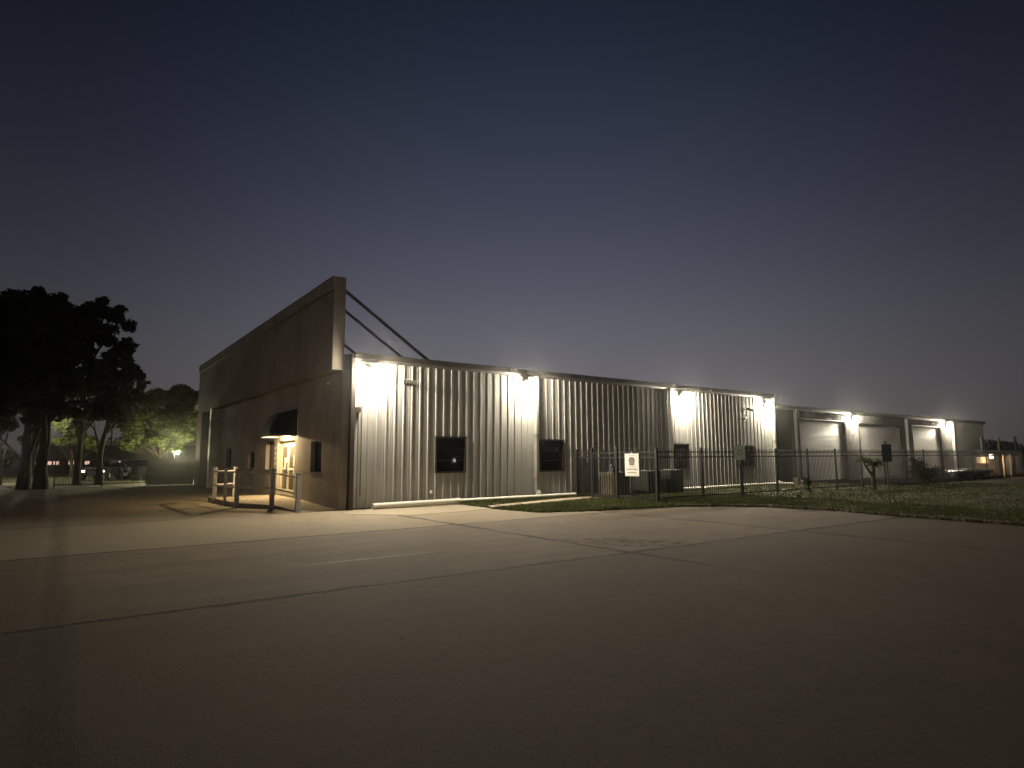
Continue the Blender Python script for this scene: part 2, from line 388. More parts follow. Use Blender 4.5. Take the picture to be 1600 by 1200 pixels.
# grass blades
gb = MB(); rg = random.Random(3)
walk_pts = [(4.0, -2.5), (8.2, -1.58), (12.6, -1.38), (12.6, -.5), (8.4, -.68), (4.1, -1.8)]
n = 0
while n < 60000:
    if rg.random() < .62: x, y = rg.uniform(4, 15), rg.uniform(-15, 0)
    else: x, y = rg.uniform(4, 34), rg.uniform(-16, 1)
    if not inside(x, y, lawn_pts) or inside(x, y, walk_pts): continue
    dens = noise.noise(Vector((x*.9, y*.9, 0)))
    if dens < -.25 and rg.random() < .7: continue
    n += 1
    h = rg.uniform(.03, .085)*(1.25 if dens > .15 else 1); t = rg.uniform(0, 6.28); wd = rg.uniform(.012, .028)
    lean = (rg.uniform(-.05, .05), rg.uniform(-.05, .05))
    gb.add([(x-math.cos(t)*wd, y-math.sin(t)*wd, .025), (x+math.cos(t)*wd, y+math.sin(t)*wd, .025), (x+lean[0], y+lean[1], .03+h)], [(0, 1, 2)])
# taller ragged tufts along the pavement edge
for (x0, y0), (x1, y1) in zip(lot_edge[:8], lot_edge[1:9]):
    for i in range(int(math.hypot(x1-x0, y1-y0)*170)):
        t = rg.random(); x = x0+(x1-x0)*t+rg.gauss(.05, .07); y = y0+(y1-y0)*t+rg.gauss(.04, .07); a = rg.uniform(0, 6.28); wd = rg.uniform(.012, .025)
        h = rg.uniform(.05, .14)
        gb.add([(x-math.cos(a)*wd, y-math.sin(a)*wd, .0), (x+math.cos(a)*wd, y+math.sin(a)*wd, .0), (x+rg.uniform(-.08, .08), y+rg.uniform(-.1, .04), h)], [(0, 1, 2)])
go = gb.build('grass', 'grass', recalc=False); tag(go, 'short patchy green grass on the lawn round the metal fence', 'grass', kind='stuff')
# small bright pebbles and litter on the lot
for i, (x, y) in enumerate([(-2.6, -10.3), (-2.95, -10.2), (-3.0, -11.2), (-3.75, -11.8), (-4.3, -13.1)]):
    pb = MB(); r = .018
    pb.add([(x+r*a, y+r*b, .004+r*c) for a, b, c in ((1, 0, .3), (-.8, .7, .2), (-.5, -1, .3), (0, 0, 1.1), (0, 0, 0))], [(0, 1, 3), (1, 2, 3), (2, 0, 3), (1, 0, 4), (2, 1, 4), (0, 2, 4)])
    o = pb.build('pebble', 'white'); tag(o, 'tiny pale pebble lying on the dark parking lot concrete', 'pebble', 'pale pebbles on the lot')

# ------------------------------------------------------------------ ribbed metal siding
PERIOD, PHASE = .3048, 3.30
def rib(x):
    t = ((x-PHASE+PERIOD/2) % PERIOD)-PERIOD/2; a = abs(t)
    if a < .017: return .027
    if a < .036: return .027*(.036-a)/.019
    for c in (.085, .118):
        b = abs(a-c)
        if b < .009: return .0045
    return 0.0
def rib_xs(x0, x1):
    offs = [-.127, -.109, -.094, -.076, -.036, -.017, .017, .036, .076, .094, .109, .127]
    xs = {x0, x1}
    k0 = int((x0-PHASE)/PERIOD)-2
    for k in range(k0, k0+int((x1-x0)/PERIOD)+6):
        for o in offs:
            x = PHASE+k*PERIOD+o
            if x0 < x < x1: xs.add(x)
    return sorted(xs)
def siding(mb, x0, x1, z0, z1, y):
    xs = rib_xs(x0, x1); vs = []; fs = []
    for i, x in enumerate(xs):
        yy = y-rib(x); vs += [(x, yy, z0), (x, yy, z1)]
        if i: fs.append((2*i-2, 2*i, 2*i+1, 2*i-1))
    mb.add(vs, fs)
def siding_wall(mb, x0, x1, z0, z1, y, openings):
    cur = x0
    for a, b, c, d in sorted(openings):
        siding(mb, cur, a, z0, z1, y)
        if c > z0: siding(mb, a, b, z0, c, y)
        if d < z1: siding(mb, a, b, d, z1, y)
        cur = b
    siding(mb, cur, x1, z0, z1, y)

def ribbed_window(parent, x0, x1, z0, z1, y):
    f = MB(); t = .05
    f.box(x0, x1, y-.05, y+.09, z1-t, z1); f.box(x0, x1, y-.05, y+.09, z0, z0+t)
    f.box(x0, x0+t, y-.05, y+.09, z0+t, z1-t); f.box(x1-t, x1, y-.05, y+.09, z0+t, z1-t)
    f.box(x0-.03, x1+.03, y-.075, y-.052, z1-.02, z1+.03)
    o = f.build('window', 'bronze', parent)
    MB().box(x0+t, x1-t, y+.045, y+.06, z0+t, z1-t).build('pane', 'glass', o)
    b = MB()
    for k in (1, 2):
        z = z0+(z1-z0)*k/3+.02; b.box(x0+t, x1-t, y+.012, y+.043, z-.014, z+.014)
    b.build('glazing_bar', 'bronze', o)

def downspout(parent, x, y, ztop, zbot, mat='downspout', wd=.11, dp=.17):
    d = MB()
    d.box(x-wd/2, x+wd/2, y-.035-dp, y-.035, zbot+.12, ztop)
    d.add([(x-wd/2, y-.035-dp, zbot+.12), (x+wd/2, y-.035-dp, zbot+.12), (x+wd/2, y-.035, zbot+.12), (x-wd/2, y-.035, zbot+.12),
           (x-wd/2, y-.16-dp, zbot), (x+wd/2, y-.16-dp, zbot), (x+wd/2, y-.10, zbot), (x-wd/2, y-.10, zbot)],
          [(0, 1, 5, 4), (1, 2, 6, 5), (2, 3, 7, 6), (3, 0, 4, 7), (4, 5, 6, 7)])
    o = d.build('downspout', mat, parent)
    for z in (ztop-.5, (ztop+zbot)/2, zbot+.6): MB().box(x-wd/2-.03, x+wd/2+.03, y-.04-dp-.006, y-.036, z-.02, z+.02).build('strap', mat, o)
    return o

# ------------------------------------------------------------------ the main hall
EAVE = 4.86
hall = empty('warehouse', (12, 11, 0), 'long metal warehouse with ribbed grey siding and a tall slanting stucco front', 'warehouse')
WIN = [(3.27, 4.49, 1.06, 2.27), (7.78, 9.0, 1.02, 2.23), (15.48, 16.72, .98, 2.13), (20.62, 21.98, .97, 2.08)]
sd = MB(); siding_wall(sd, .36, 23.78, .05, EAVE-.02, 0, WIN)
# return at the far end and the other outside walls
sd.add([(23.78, 0, .05), (23.78, 23.2, .05), (23.78, 23.2, EAVE), (23.78, 11.6, EAVE+.95), (23.78, 0, EAVE)], [(0, 1, 2, 3, 4)])
sd.add([(.4, 23.2, .05), (23.78, 23.2, .05), (23.78, 23.2, EAVE), (.4, 23.2, EAVE)], [(0, 1, 2, 3)])
sd.build('wall', 'siding', hall, recalc=False)
MB().box(.36, 23.79, .004, .2, -.05, .05).build('plinth', 'kerb', hall)
rf = MB()
rf.add([(.3, -.04, EAVE), (23.9, -.04, EAVE), (23.9, 11.6, EAVE+.97), (.3, 11.6, EAVE+.97), (.3, 23.3, EAVE), (23.9, 23.3, EAVE)], [(0, 1, 2, 3), (3, 2, 5, 4)])
rf.build('roof', 'roofing', hall)
gt = MB()
gprof = [(0.0, EAVE-.24), (-.10, EAVE-.24), (-.14, EAVE-.16), (-.155, EAVE-.02), (-.155, EAVE+.015), (-.13, EAVE+.015), (-.04, EAVE+.03), (0.0, EAVE+.03)]
gt.extrude_poly([(a-.036, b) for a, b in gprof], 'x', .32, 23.95)
for k in range(8): gt.box(.32+k*3.05+2.9, .32+k*3.05+2.98, -.197, -.19, EAVE-.17, EAVE+.02)
gt.build('gutter', 'trim', hall)
for x0, x1, z0, z1 in WIN: ribbed_window(hall, x0, x1, z0, z1, 0)
downspout(hall, 7.56, 0, EAVE-.2, .24)
downspout(hall, 15.38, 0, EAVE-.2, .2)
downspout(hall, 23.82, 0, EAVE-.2, .16)
# patches and stickers on the siding
MB().box(6.62, 6.74, -.042, -.036, 4.38, 4.62).build('patch', 'white', hall)
MB().box(.235, .365, -.15, .1, .0, EAVE-.02).build('corner_trim', 'dark_trim', hall)

# stucco front: the lower wall (plane X=0) with real openings
def holed_wall(mb, plane, thick, y0, y1, z0, z1, openings):
    ys = sorted({y0, y1, *[v for o in openings for v in o[:2] if y0 < v < y1]}); zs = sorted({z0, z1, *[v for o in openings for v in o[2:] if z0 < v < z1]})
    solid = lambda i, j: 0 <= i < len(ys)-1 and 0 <= j < len(zs)-1 and not any(a <= (ys[i]+ys[i+1])/2 <= b and c <= (zs[j]+zs[j+1])/2 <= d for a, b, c, d in openings)
    xa, xb = plane, plane+thick
    for i in range(len(ys)-1):
        for j in range(len(zs)-1):
            if not solid(i, j): continue
            a, b, c, d = ys[i], ys[i+1], zs[j], zs[j+1]
            mb.add([(xa, a, c), (xa, a, d), (xa, b, d), (xa, b, c)], [(0, 1, 2, 3)])
            mb.add([(xb, a, c), (xb, a, d), (xb, b, d), (xb, b, c)], [(3, 2, 1, 0)])
            if not solid(i-1, j): mb.add([(xa, a, c), (xb, a, c), (xb, a, d), (xa, a, d)], [(0, 1, 2, 3)])
            if not solid(i+1, j): mb.add([(xa, b, c), (xb, b, c), (xb, b, d), (xa, b, d)], [(3, 2, 1, 0)])
            if not solid(i, j-1): mb.add([(xa, a, c), (xa, b, c), (xb, b, c), (xb, a, c)], [(0, 1, 2, 3)])
            if not solid(i, j+1): mb.add([(xa, a, d), (xa, b, d), (xb, b, d), (xb, a, d)], [(3, 2, 1, 0)])
FW = [(1.74, 2.85, 1.115, 2.15), (7.42, 8.66, 1.115, 2.27), (10.55, 11.7, 1.115, 1.88), (15.25, 16.45, 1.115, 2.12)]
DOOR = (4.7, 6.95, .0, 2.25)
fw = MB()
holed_wall(fw, 0, .22, 0, 18.9, -.1, 1.075, [DOOR])
holed_wall(fw, .014, .19, .004, 18.9, 1.075, 1.10, [DOOR])
holed_wall(fw, 0, .22, 0, 18.9, 1.10, 4.33, [DOOR]+FW)
fw.build('front_wall', 'stucco', hall, recalc=False)
MB().box(-.006, .05, 1.43, 1.47, 2.3, 4.25).build('conduit', 'stucco', hall)
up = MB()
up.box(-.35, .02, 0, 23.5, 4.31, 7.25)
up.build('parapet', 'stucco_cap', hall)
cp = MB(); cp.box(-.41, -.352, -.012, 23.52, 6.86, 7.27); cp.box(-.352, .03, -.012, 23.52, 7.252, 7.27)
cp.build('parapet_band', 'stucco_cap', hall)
dl = MB(); dl.box(-.375, -.352, .002, 23.5, 6.81, 6.858); dl.build('shadow_strip', 'dark_trim', hall)  # dark strip stands in for the shade line under the band
# left end: column, deep recess and end pier
pc = MB(); pc.box(-.46, -.02, 18.45, 18.9, -.05, 4.3); pc.build('column', 'downspout', hall)
pr = MB(); pr.box(-.35, .4, 22.0, 23.5, -.05, 4.3); pr.build('end_pier', 'stucco', hall)
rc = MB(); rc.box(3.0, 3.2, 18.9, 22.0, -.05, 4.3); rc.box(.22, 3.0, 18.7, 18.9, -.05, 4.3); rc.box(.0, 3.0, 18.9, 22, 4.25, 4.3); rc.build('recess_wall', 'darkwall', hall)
for (a, b, c, d) in FW:
    f = MB(); t = .045
    f.box(.15, .21, a, b, d-t, d); f.box(.15, .21, a, b, c, c+t); f.box(.15, .21, a, a+t, c+t, d-t); f.box(.15, .21, b-t, b, c+t, d-t)
    o = f.build('window', 'bronze', hall)
    MB().box(.185, .195, a+t, b-t, c+t, d-t).build('pane', 'glass', o)
    MB().box(-.03, .15, a-.02, b+.02, c-.03, c).build('sill', 'stucco_cap', o)
# entrance: two glazed leaves in a cream frame
y0, y1, z0, z1 = DOOR; z0 = .15
ef = MB(); ef.box(.12, .215, y0, y0+.12, z0, z1); ef.box(.12, .215, y1-.12, y1, z0, z1); ef.box(.12, .215, y0+.12, y1-.12, z1-.12, z1)
fr = ef.build('door_frame', 'cream', hall)
mid = (y0+y1)/2+.1
for a, b in ((y0+.12, mid-.005), (mid+.005, y1-.12)):
    d = MB(); t = .11
    d.box(.14, .19, a, a+t, z0+.01, z1-.125); d.box(.14, .19, b-t, b, z0+.01, z1-.125)
    d.box(.14, .19, a+t, b-t, z1-.125-t, z1-.125); d.box(.14, .19, a+t, b-t, z0+.01, z0+.24); d.box(.14, .19, a+t, b-t, z0+.98, z0+1.06)
    do = d.build('door', 'cream', hall)
    MB().box(.16, .172, a+t, b-t, z0+.24, z1-.235).build('pane', 'door_glass', do)
    hy = b-.05 if a < mid-.5 else a+.05
    h = MB(); h.tube((.09, hy, z0+.85), (.09, hy, z0+1.25), .014); h.tube((.09, hy, z0+.88), (.14, hy, z0+.88), .01); h.tube((.09, hy, z0+1.22), (.14, hy, z0+1.22), .01)
    h.build('handle', 'steel', do)
for (a, b, c, d) in ((4.98, 5.32, 1.28, 1.70), (5.0, 5.3, .98, 1.18), (6.15, 6.45, 1.2, 1.6)):
    MB().box(.153, .1585, a, b, c, d).build('notice', 'sign_white', hall)
for k in range(4): MB().box(-.006, .0, 7.12, 7.26, 1.32+k*.2, 1.44+k*.2).build('wall_plate', 'white', hall)
# steel braces from the back of the parapet to the roof
for y in (.3, 1.6, 4.3):
    zr = EAVE+.082*y; x1 = (7.0-zr)/.645
    b = MB(); b.tube((.0, y, 7.0), (x1, y, zr-.05), .055, n=10); b.box(x1-.2, x1+.15, y-.1, y+.1, zr-.02, zr+.03)
    b.build('brace', 'steel', hall, True)

# ------------------------------------------------------------------ the lower hall behind
Y2, EV2 = .8, 4.45
low = empty('storage_hall', (43, 8, 0), 'lower grey storage hall with three white roll-up doors behind the fence', 'storage hall')
DOORS = [(28.03, 33.6, 3.72), (35.49, 41.6, 3.64), (43.82, 49.2, 3.73)]
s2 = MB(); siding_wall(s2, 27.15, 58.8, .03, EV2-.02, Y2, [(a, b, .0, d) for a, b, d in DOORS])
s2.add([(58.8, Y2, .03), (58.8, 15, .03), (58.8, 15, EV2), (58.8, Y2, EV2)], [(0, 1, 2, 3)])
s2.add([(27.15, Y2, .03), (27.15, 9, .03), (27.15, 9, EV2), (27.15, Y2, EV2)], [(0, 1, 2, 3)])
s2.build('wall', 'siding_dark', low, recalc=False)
MB().box(23.8, 27.15, 9.0, 9.2, 0, EV2).build('passage_wall', 'darkwall', low)
MB().box(27.15, 27.28, Y2-.05, Y2-.036, .03, EV2-.1).build('corner_trim', 'downspout', low)
r2 = MB(); r2.add([(23.84, Y2-.04, EV2), (58.9, Y2-.04, EV2), (58.9, 15, EV2+.9), (23.84, 15, EV2+.9)], [(0, 1, 2, 3)]); r2.build('roof', 'roofing', low)
g2 = MB(); g2.extrude_poly([(a+Y2-.036, b-EAVE+EV2) for a, b in gprof], 'x', 24.0, 58.95); g2.build('gutter', 'trim', low)
for a, b, d in DOORS:
    rd = MB(); nsl = int(d/.075); vs = []; fs = []
    for k in range(nsl+1):
        z = d*k/nsl
        vs += [(a, Y2+.15, z), (b, Y2+.15, z), (a, Y2+.132, z+d/nsl*.5), (b, Y2+.132, z+d/nsl*.5)]
    for k in range(0, len(vs)-2, 2): fs.append((k, k+1, k+3, k+2))
    rd.add(vs, fs); do = rd.build('roll_up_door', 'door_slat', low, recalc=False)
    MB().box(a, b, Y2+.10, Y2+.131, .0, .09).build('bottom_bar', 'steel', do)
    jb = MB(); jb.box(a-.06, a, Y2-.05, Y2+.3, 0, d+.06); jb.box(b, b+.06, Y2-.05, Y2+.3, 0, d+.06); jb.box(a, b, Y2-.05, Y2+.3, d, d+.06)
    jb.build('door_surround', 'trim', do)
downspout(low, 27.5, Y2, EV2-.2, .1)
downspout(low, 42.7, Y2, EV2-.2, .1)
downspout(low, 51.4, Y2, EV2-.2, .1)

# ------------------------------------------------------------------ wall lamps
def wall_lamp(loc, label, lens='lens'):
    x, y, z = loc
    r = empty('wall_lamp', loc, label, 'wall lamp', 'lit wall lamps along the metal walls')
    b = MB(); b.box(x-.14, x+.14, y-.15, y, z-.12, z+.12)                     # wall box
    b.box(x-.20, x+.20, y-.168, y-.15, z-.165, z+.15)                         # back plate
    b.build('housing', 'lamp_body', r)
    def dome(prof, rx, over=0.0):
        l = MB(); n = 12; K = len(prof); vs = []
        for i in range(n+1):
            u = math.cos(math.pi*i/n); k = max(.05, math.sin(math.pi*i/n))**.5
            vs += [(x+rx*u, y-.17-a*k, z+.03+(c-.03)*(1 if over else k)) for a, c in prof]
        fs = [(i*K+q, i*K+q+1, (i+1)*K+q+1, (i+1)*K+q) for i in range(n) for q in range(K-1)]
        return l.add(vs, fs+[tuple(range(K)), tuple(range(n*K, n*K+K))])
    dome([(0, .112), (.19, .112), (.235, .07), (.24, .01), (.215, -.06), (.145, -.125), (.06, -.168), (0, -.18)], .225).build('lens', lens, r, True)
    h = dome([(0, .165), (.12, .160), (.19, .142), (.225, .118), (.19, .118), (0, .118)], .235, 1.0)
    h.build('hood', 'lamp_hood', r, True)
    m = MB(); m.tube((x-.215, y-.185, z-.20), (x+.215, y-.185, z-.20), .011, n=8); m.tube((x-.215, y-.185, z-.20), (x-.215, y-.06, z-.17), .011, n=8); m.tube((x+.215, y-.185, z-.20), (x+.215, y-.06, z-.17), .011, n=8)
    m.build('guard_bar', 'lamp_body', r)
    return r
wall_lamp((.83, -.035, 4.27), 'lit wall lamp on the first bay, closest to the tall stucco parapet')
wall_lamp((7.12, -.035, 4.27), 'lit wall lamp left of the downspout near the second ribbed window')
wall_lamp((16.2, -.035, 4.22), 'lit wall lamp directly above the third ribbed window')
wall_lamp((23.22, -.035, 4.2), 'lit wall lamp at the far end of the ribbed wall, beside its last downspout')
wall_lamp((34.6, Y2-.035, 3.95), 'lit wall lamp between the first and second roll-up doors', 'lens_small')
wall_lamp((50.3, Y2-.035, 3.95), 'lit wall lamp right of the third roll-up door', 'lens_small')
# conduit under the first lamp with a small box and hook
cb = empty('conduit_box', (.6, -.04, 3.3), 'grey conduit with small dark junction box under the first wall lamp', 'conduit')
MB().tube((.63, -.05, .4), (.63, -.05, 4.1), .014).build('pipe', 'trim', cb)
MB().box(.40, .56, -.15, -.037, 3.0, 3.16).build('junction_box', 'dark_trim', cb)
# security cameras
def security_camera(loc, label, flip=1):
    x, y, z = loc; r = empty('security_camera', loc, label, 'camera', 'cameras on the ribbed wall')
    m = MB(); m.box(x-.07, x+.07, y-.04, y, z-.07, z+.07); m.tube((x, y-.03, z), (x+.05*flip, y-.2, z-.03), .02); m.build('bracket', 'trim', r)
    m = MB(); m.bar((x-.06*flip, y-.2, z+.02), (x+.26*flip, y-.3, z-.05), .10, .10); m.build('camera_body', 'trim', r)
    m = MB(); m.bar((x-.08*flip, y-.19, z+.085), (x+.32*flip, y-.32, z-.0), .13, .012); m.build('sun_shield', 'downspout', r)
security_camera((2.12, -.034, 4.06), 'small camera on a bracket high above the first ribbed window')
security_camera((21.35, -.034, 3.95), 'upper of two cameras left of the far corner lamp')
security_camera((21.1, -.034, 3.5), 'lower of two cameras left of the far corner lamp', -1)
fx_ = empty('sensor', (0, 1.07, 4.0), 'tiny pale sensor high on the stucco front near its corner', 'sensor')
MB().box(-.05, -.001, 1.02, 1.12, 3.95, 4.05).build('mount', 'downspout', fx_); MB().tube((-.05, 1.07, 4.0), (-.11, 1.07, 3.97), .035, .045).build('eye', 'white', fx_)
hb = empty('hose_tap', (3.1, -.04, .42), 'small pale hose tap low on the ribbed wall under the first window', 'tap')
MB().tube((3.1, -.036, .42), (3.1, -.13, .42), .03).build('spout', 'white', hb); MB().tube((3.1, -.10, .45), (3.1, -.10, .5), .045, .045).build('handle', 'white', hb)
hb = empty('hose_tap', (17.6, -.04, .42), 'small pale hose tap low on the ribbed wall beyond the third window', 'tap')
MB().tube((17.6, -.036, .42), (17.6, -.13, .42), .03).build('spout', 'white', hb); MB().tube((17.6, -.10, .45), (17.6, -.10, .5), .045, .045).build('handle', 'white', hb)

# ------------------------------------------------------------------ drain pipes along the wall foot
def drain(pts, radii, label):
    r = empty('drain_pipe', pts[0], label, 'drain pipe')
    for i in range(len(pts)-1): 
        MB().tube(pts[i], pts[i+1], radii[i], n=14).build('pipe', 'white', r, True)
    return r
dr = drain([(.93, -.32, .10), (4.0, -.3, .12), (9.35, -.28, .13)], [.095, .072], 'long white plastic drain pipe lying along the wall foot from the stucco corner')
MB().tube((7.56, -.21, .1), (7.56, -.21, .30), .085, n=14).build('fitting', 'white', dr, True)
MB().tube((3.93, -.3, .12), (4.08, -.3, .12), .1, n=14).build('coupling', 'white', dr, True)
dr = drain([(14.4, -.3, .11), (23.6, -.28, .13), (24.5, -.62, .1)], [.075, .075], 'white plastic drain pipe along the wall foot behind the fence, bent at its far end')
MB().tube((23.82, -.26, .1), (23.82, -.26, .27), .085, n=14).build('fitting', 'white', dr, True)
dp = MB(); dp.box(24.45, 24.6, -.95, -.7, 0, .42); o = dp.build('drain_post', 'post'); tag(o, 'short dark stub post at the bent end of the far drain pipe', 'post')

# ------------------------------------------------------------------ awning, porch lamp, landing and handrail
aw = empty('awning', (0, 5.6, 2.4), 'black rounded cloth awning over the lit entrance door', 'awning')
AY0, AY1, AD, AZ0, AZ1 = 4.42, 6.75, .68, 2.42, 3.37
m = MB(); n = 14
arc = [(-AD*math.cos(math.pi/2*i/n)-.004, AZ0+(AZ1-AZ0)*math.sin(math.pi/2*i/n)) for i in range(n+1)]
vs = [(x, y, z) for y in (AY0, AY1) for x, z in arc]; k = n+1
fs = [(i, i+1, k+i+1, k+i) for i in range(n)]
m.add(vs, fs)
for y in (AY0, AY1):
    vv = [(x, y, z) for x, z in arc]+[(-.004, y, AZ0)]
    m.add(vv, [tuple(range(len(vv)))])
ao = m.build('canopy', 'awning', aw, True); sm = ao.modifiers.new('cloth', 'SOLIDIFY'); sm.thickness = .012
m = MB(); m.bar((-AD-.01, AY0-.02, AZ0-.02), (-AD-.01, AY1+.02, AZ0-.02), .03, .022); m.bar((-.03, AY0, AZ0-.02), (-AD, AY0, AZ0-.02), .03, .04); m.bar((-.03, AY1, AZ0-.02), (-AD, AY1, AZ0-.02), .03, .04)
m.build('frame', 'rail', aw)
pl = empty('porch_lamp', (-.3, 5.7, 2.66), 'lit porch lamp hidden under the black awning', 'porch lamp')
m = MB(); m.tube((-.004, 5.7, 2.62), (-.3, 5.7, 2.62), .02); m.tube((-.3, 5.7, 2.55), (-.3, 5.7, 2.64), .11, .08, 14); m.build('fixture', 'lamp_body', pl)
m = MB(); m.tube((-.3, 5.7, 2.47), (-.3, 5.7, 2.545), .06, .09, 14); m.build('lens', 'porch', pl, True)

lp = [((-1.12, .06), .012), ((-1.4, 1.94), .115), ((-2.2, 3.14), .15), ((-2.3, 4.53), .15), ((-2.4, 7.1), .15), ((-.004, 7.1), .15), ((-.004, 3.9), .14), ((-.004, .38), .012)]
m = MB(); N = len(lp)
vs = [(x, y, z) for (x, y), z in lp]+[(x, y, -.05) for (x, y), z in lp]+[(-.9, 3.9, .135), (-.9, 1.94, .1)]
t = [(0, 1, 17), (1, 2, 16), (1, 16, 17), (2, 3, 16), (3, 4, 16), (4, 5, 16), (5, 6, 16), (6, 17, 16), (6, 7, 17), (7, 0, 17)]
m.add(vs, t+[(i, (i+1) % N, N+(i+1) % N, N+i) for i in range(N)])
o = m.build('landing', 'apron'); o['kind'] = 'structure'
hr = empty('handrail', (-1.9, 3.5, .1), 'pale pipe handrail with thick square posts round the entrance landing', 'handrail')
PO = {'a': (-1.2, .17, 0.0, 1.14), 'b': (-1.46, 1.98, 0.0, 1.24), 'c': (-2.25, 3.14, 0.0, 1.26), 'd': (-2.33, 4.53, 0.0, 1.24), 'e': (-2.38, 6.1, 0.0, 1.24), 'h': (-1.55, 6.85, .14, 1.24)}
for k_, (x, y, za, zb) in PO.items():
    wd = .065 if k_ != 'd' else .045
    m = MB(); m.box(x-wd, x+wd, y-wd, y+wd, za-.02, zb); m.box(x-wd-.008, x+wd+.008, y-wd-.008, y+wd+.008, zb, zb+.02)
    m.build('post', 'rail', hr, bevel=.006)
for p, q in (('a', 'b'), ('b', 'c'), ('c', 'd'), ('d', 'e'), ('e', 'h')):
    A, B = PO[p], PO[q]
    for dz in (.12, .60):
        m = MB(); m.tube((A[0], A[1], A[3]-dz), (B[0], B[1], B[3]-dz), .028, n=10); m.build('rail', 'rail', hr, True)

# ------------------------------------------------------------------ metal picket fence
def picket_mesh(L, h, step=.115, tip=True):
    """panel along +x from 0 to L"""
    m = MB()
    for z in (.16, h-.28, h-.10): m.box(0.03, L-.03, -.016, .016, z-.02, z+.02)
    n = int((L-.1)/step)
    for i in range(n):
        x = .03+(L-.06)*(i+.5)/n
        m.box(x-.009, x+.009, -.009, .009, .07, h)
        if tip: m.add([(x-.009, -.009, h), (x+.009, -.009, h), (x+.009, .009, h), (x-.009, .009, h), (x, 0, h+.05)], [(0, 1, 4), (1, 2, 4), (2, 3, 4), (3, 0, 4)])
    return m
def place(mb, o, d):
    """turn a mesh built along +x so it runs from o in direction d"""
    d = Vector(d).normalized(); nrm = Vector((-d.y, d.x, 0)); o = Vector(o)
    r = MB(); r.v = [tuple(o+d*x+nrm*y+Vector((0, 0, z))) for x, y, z in mb.v]; r.f = mb.f; return r
fn = empty('picket_fence', (9.7, -4.1, 0), 'black metal picket fence running along the lawn in front of both halls', 'fence')
FH, SP = 1.84, 2.49
def fence_post(x, y, h, w=.032):
    m = MB(); m.box(x-w, x+w, y-w, y+w, -.1, h)
    m.add([(x-w-.006, y-w-.006, h), (x+w+.006, y-w-.006, h), (x+w+.006, y+w+.006, h), (x-w-.006, y+w+.006, h), (x, y, h+.06)], [(0, 1, 4), (1, 2, 4), (2, 3, 4), (3, 0, 4), (0, 3, 2, 1)])
    return m
NP = 17
for i in range(NP):
    fence_post(9.68+SP*i, -4.1, 1.86, .045 if i == 0 else .03).build('post', 'fence', fn)
    if i < NP-1: place(picket_mesh(SP, FH), (9.68+SP*i, -4.1, 0), (1, 0, 0)).build('picket_panel', 'fence', fn)
sf = empty('picket_fence', (9.66, -3.2, 0), 'short black picket fence section beside the gate, carrying the white sign', 'fence')
place(picket_mesh(1.82, FH), (9.66, -4.08, 0), (0, 1, 0)).build('picket_panel', 'fence', sf)
s3 = empty('picket_fence', (9.66, -.4, 0), 'narrow black picket fence section between the gate and the ribbed wall', 'fence')
place(picket_mesh(.84, FH), (9.66, -.92, 0), (0, 1, 0)).build('picket_panel', 'fence', s3)
fence_post(9.66, -.07, 1.86).build('post', 'fence', s3)
gt_ = empty('gate', (9.66, -1.6, 0), 'black metal picket gate with a latch, between two posts near the wall', 'gate')
for y in (-.93, -2.24): fence_post(9.66, y, 1.9, .045).build('post', 'fence', gt_)
m = picket_mesh(1.2, FH-.02); m.box(.0, .05, -.025, .025, .08, FH-.06); m.box(1.15, 1.2, -.025, .025, .08, FH-.06); m.box(.05, 1.15, -.02, .02, .06, .16)
place(m, (9.66, -2.18, 0), (0, 1, 0)).build('gate_leaf', 'fence', gt_)
m = MB(); m.box(9.57, 9.70, -2.14, -1.98, 1.0, 1.16); m.box(9.54, 9.57, -2.1, -2.02, 1.05, 1.11); m.build('latch', 'trim', gt_)
m = MB(); m.tube((9.55, -2.05, 1.2), (9.6, -2.05, 1.3), .04, .03, 8); m.build('padlock', 'steel', gt_)

# ------------------------------------------------------------------ signs
ws = empty('sign', (9.6, -3.05, 1.29), 'white sign with a badge emblem hung on the short fence section', 'sign')
m = MB(); m.box(9.595, 9.603, -3.37, -2.71, .89, 1.69); m.build('board', 'sign_white', ws, bevel=.002)
m = MB(); m.box(9.598, 9.64, -3.06, -3.02, 1.69, 1.76); m.build('hanger', 'rail', ws)
def badge(yc, zc, w_, h_, x):
    pts = [(-.42, -.5), (.42, -.5), (.5, -.1), (.62, .12), (.5, .3), (.34, .5), (-.34, .5), (-.5, .3), (-.62, .12), (-.5, -.1)]
    mm = MB(); mm.extrude_poly([(yc+a*w_, zc+b*h_) for a, b in pts], 'x', x, x+.003); return mm
badge(-3.04, 1.42, .25, .29, 9.5915).build('emblem', 'sign_badge', ws)
m = MB()
for k in range(5): m.box(9.5900, 9.5913, -3.11+k*.032, -3.095+k*.032, 1.33, 1.50-abs(k-2)*.02)
m.build('emblem_detail', 'sign_badge_pale', ws)
m = MB(); rr = random.Random(11)
for z, a, b, h in ((1.215, -3.20, -2.90, .018), (1.135, -3.29, -2.79, .034), (1.015, -3.22, -2.83, .032), (1.63, -3.24, -2.86, .015)):
    y = a
    while y < b:
        wl = rr.uniform(.02, .05); m.box(9.5918, 9.5945, y, min(b, y+wl), z-h/2, z+h/2); y += wl+rr.uniform(.012, .03)
m.build('lettering', 'sign_ink', ws)

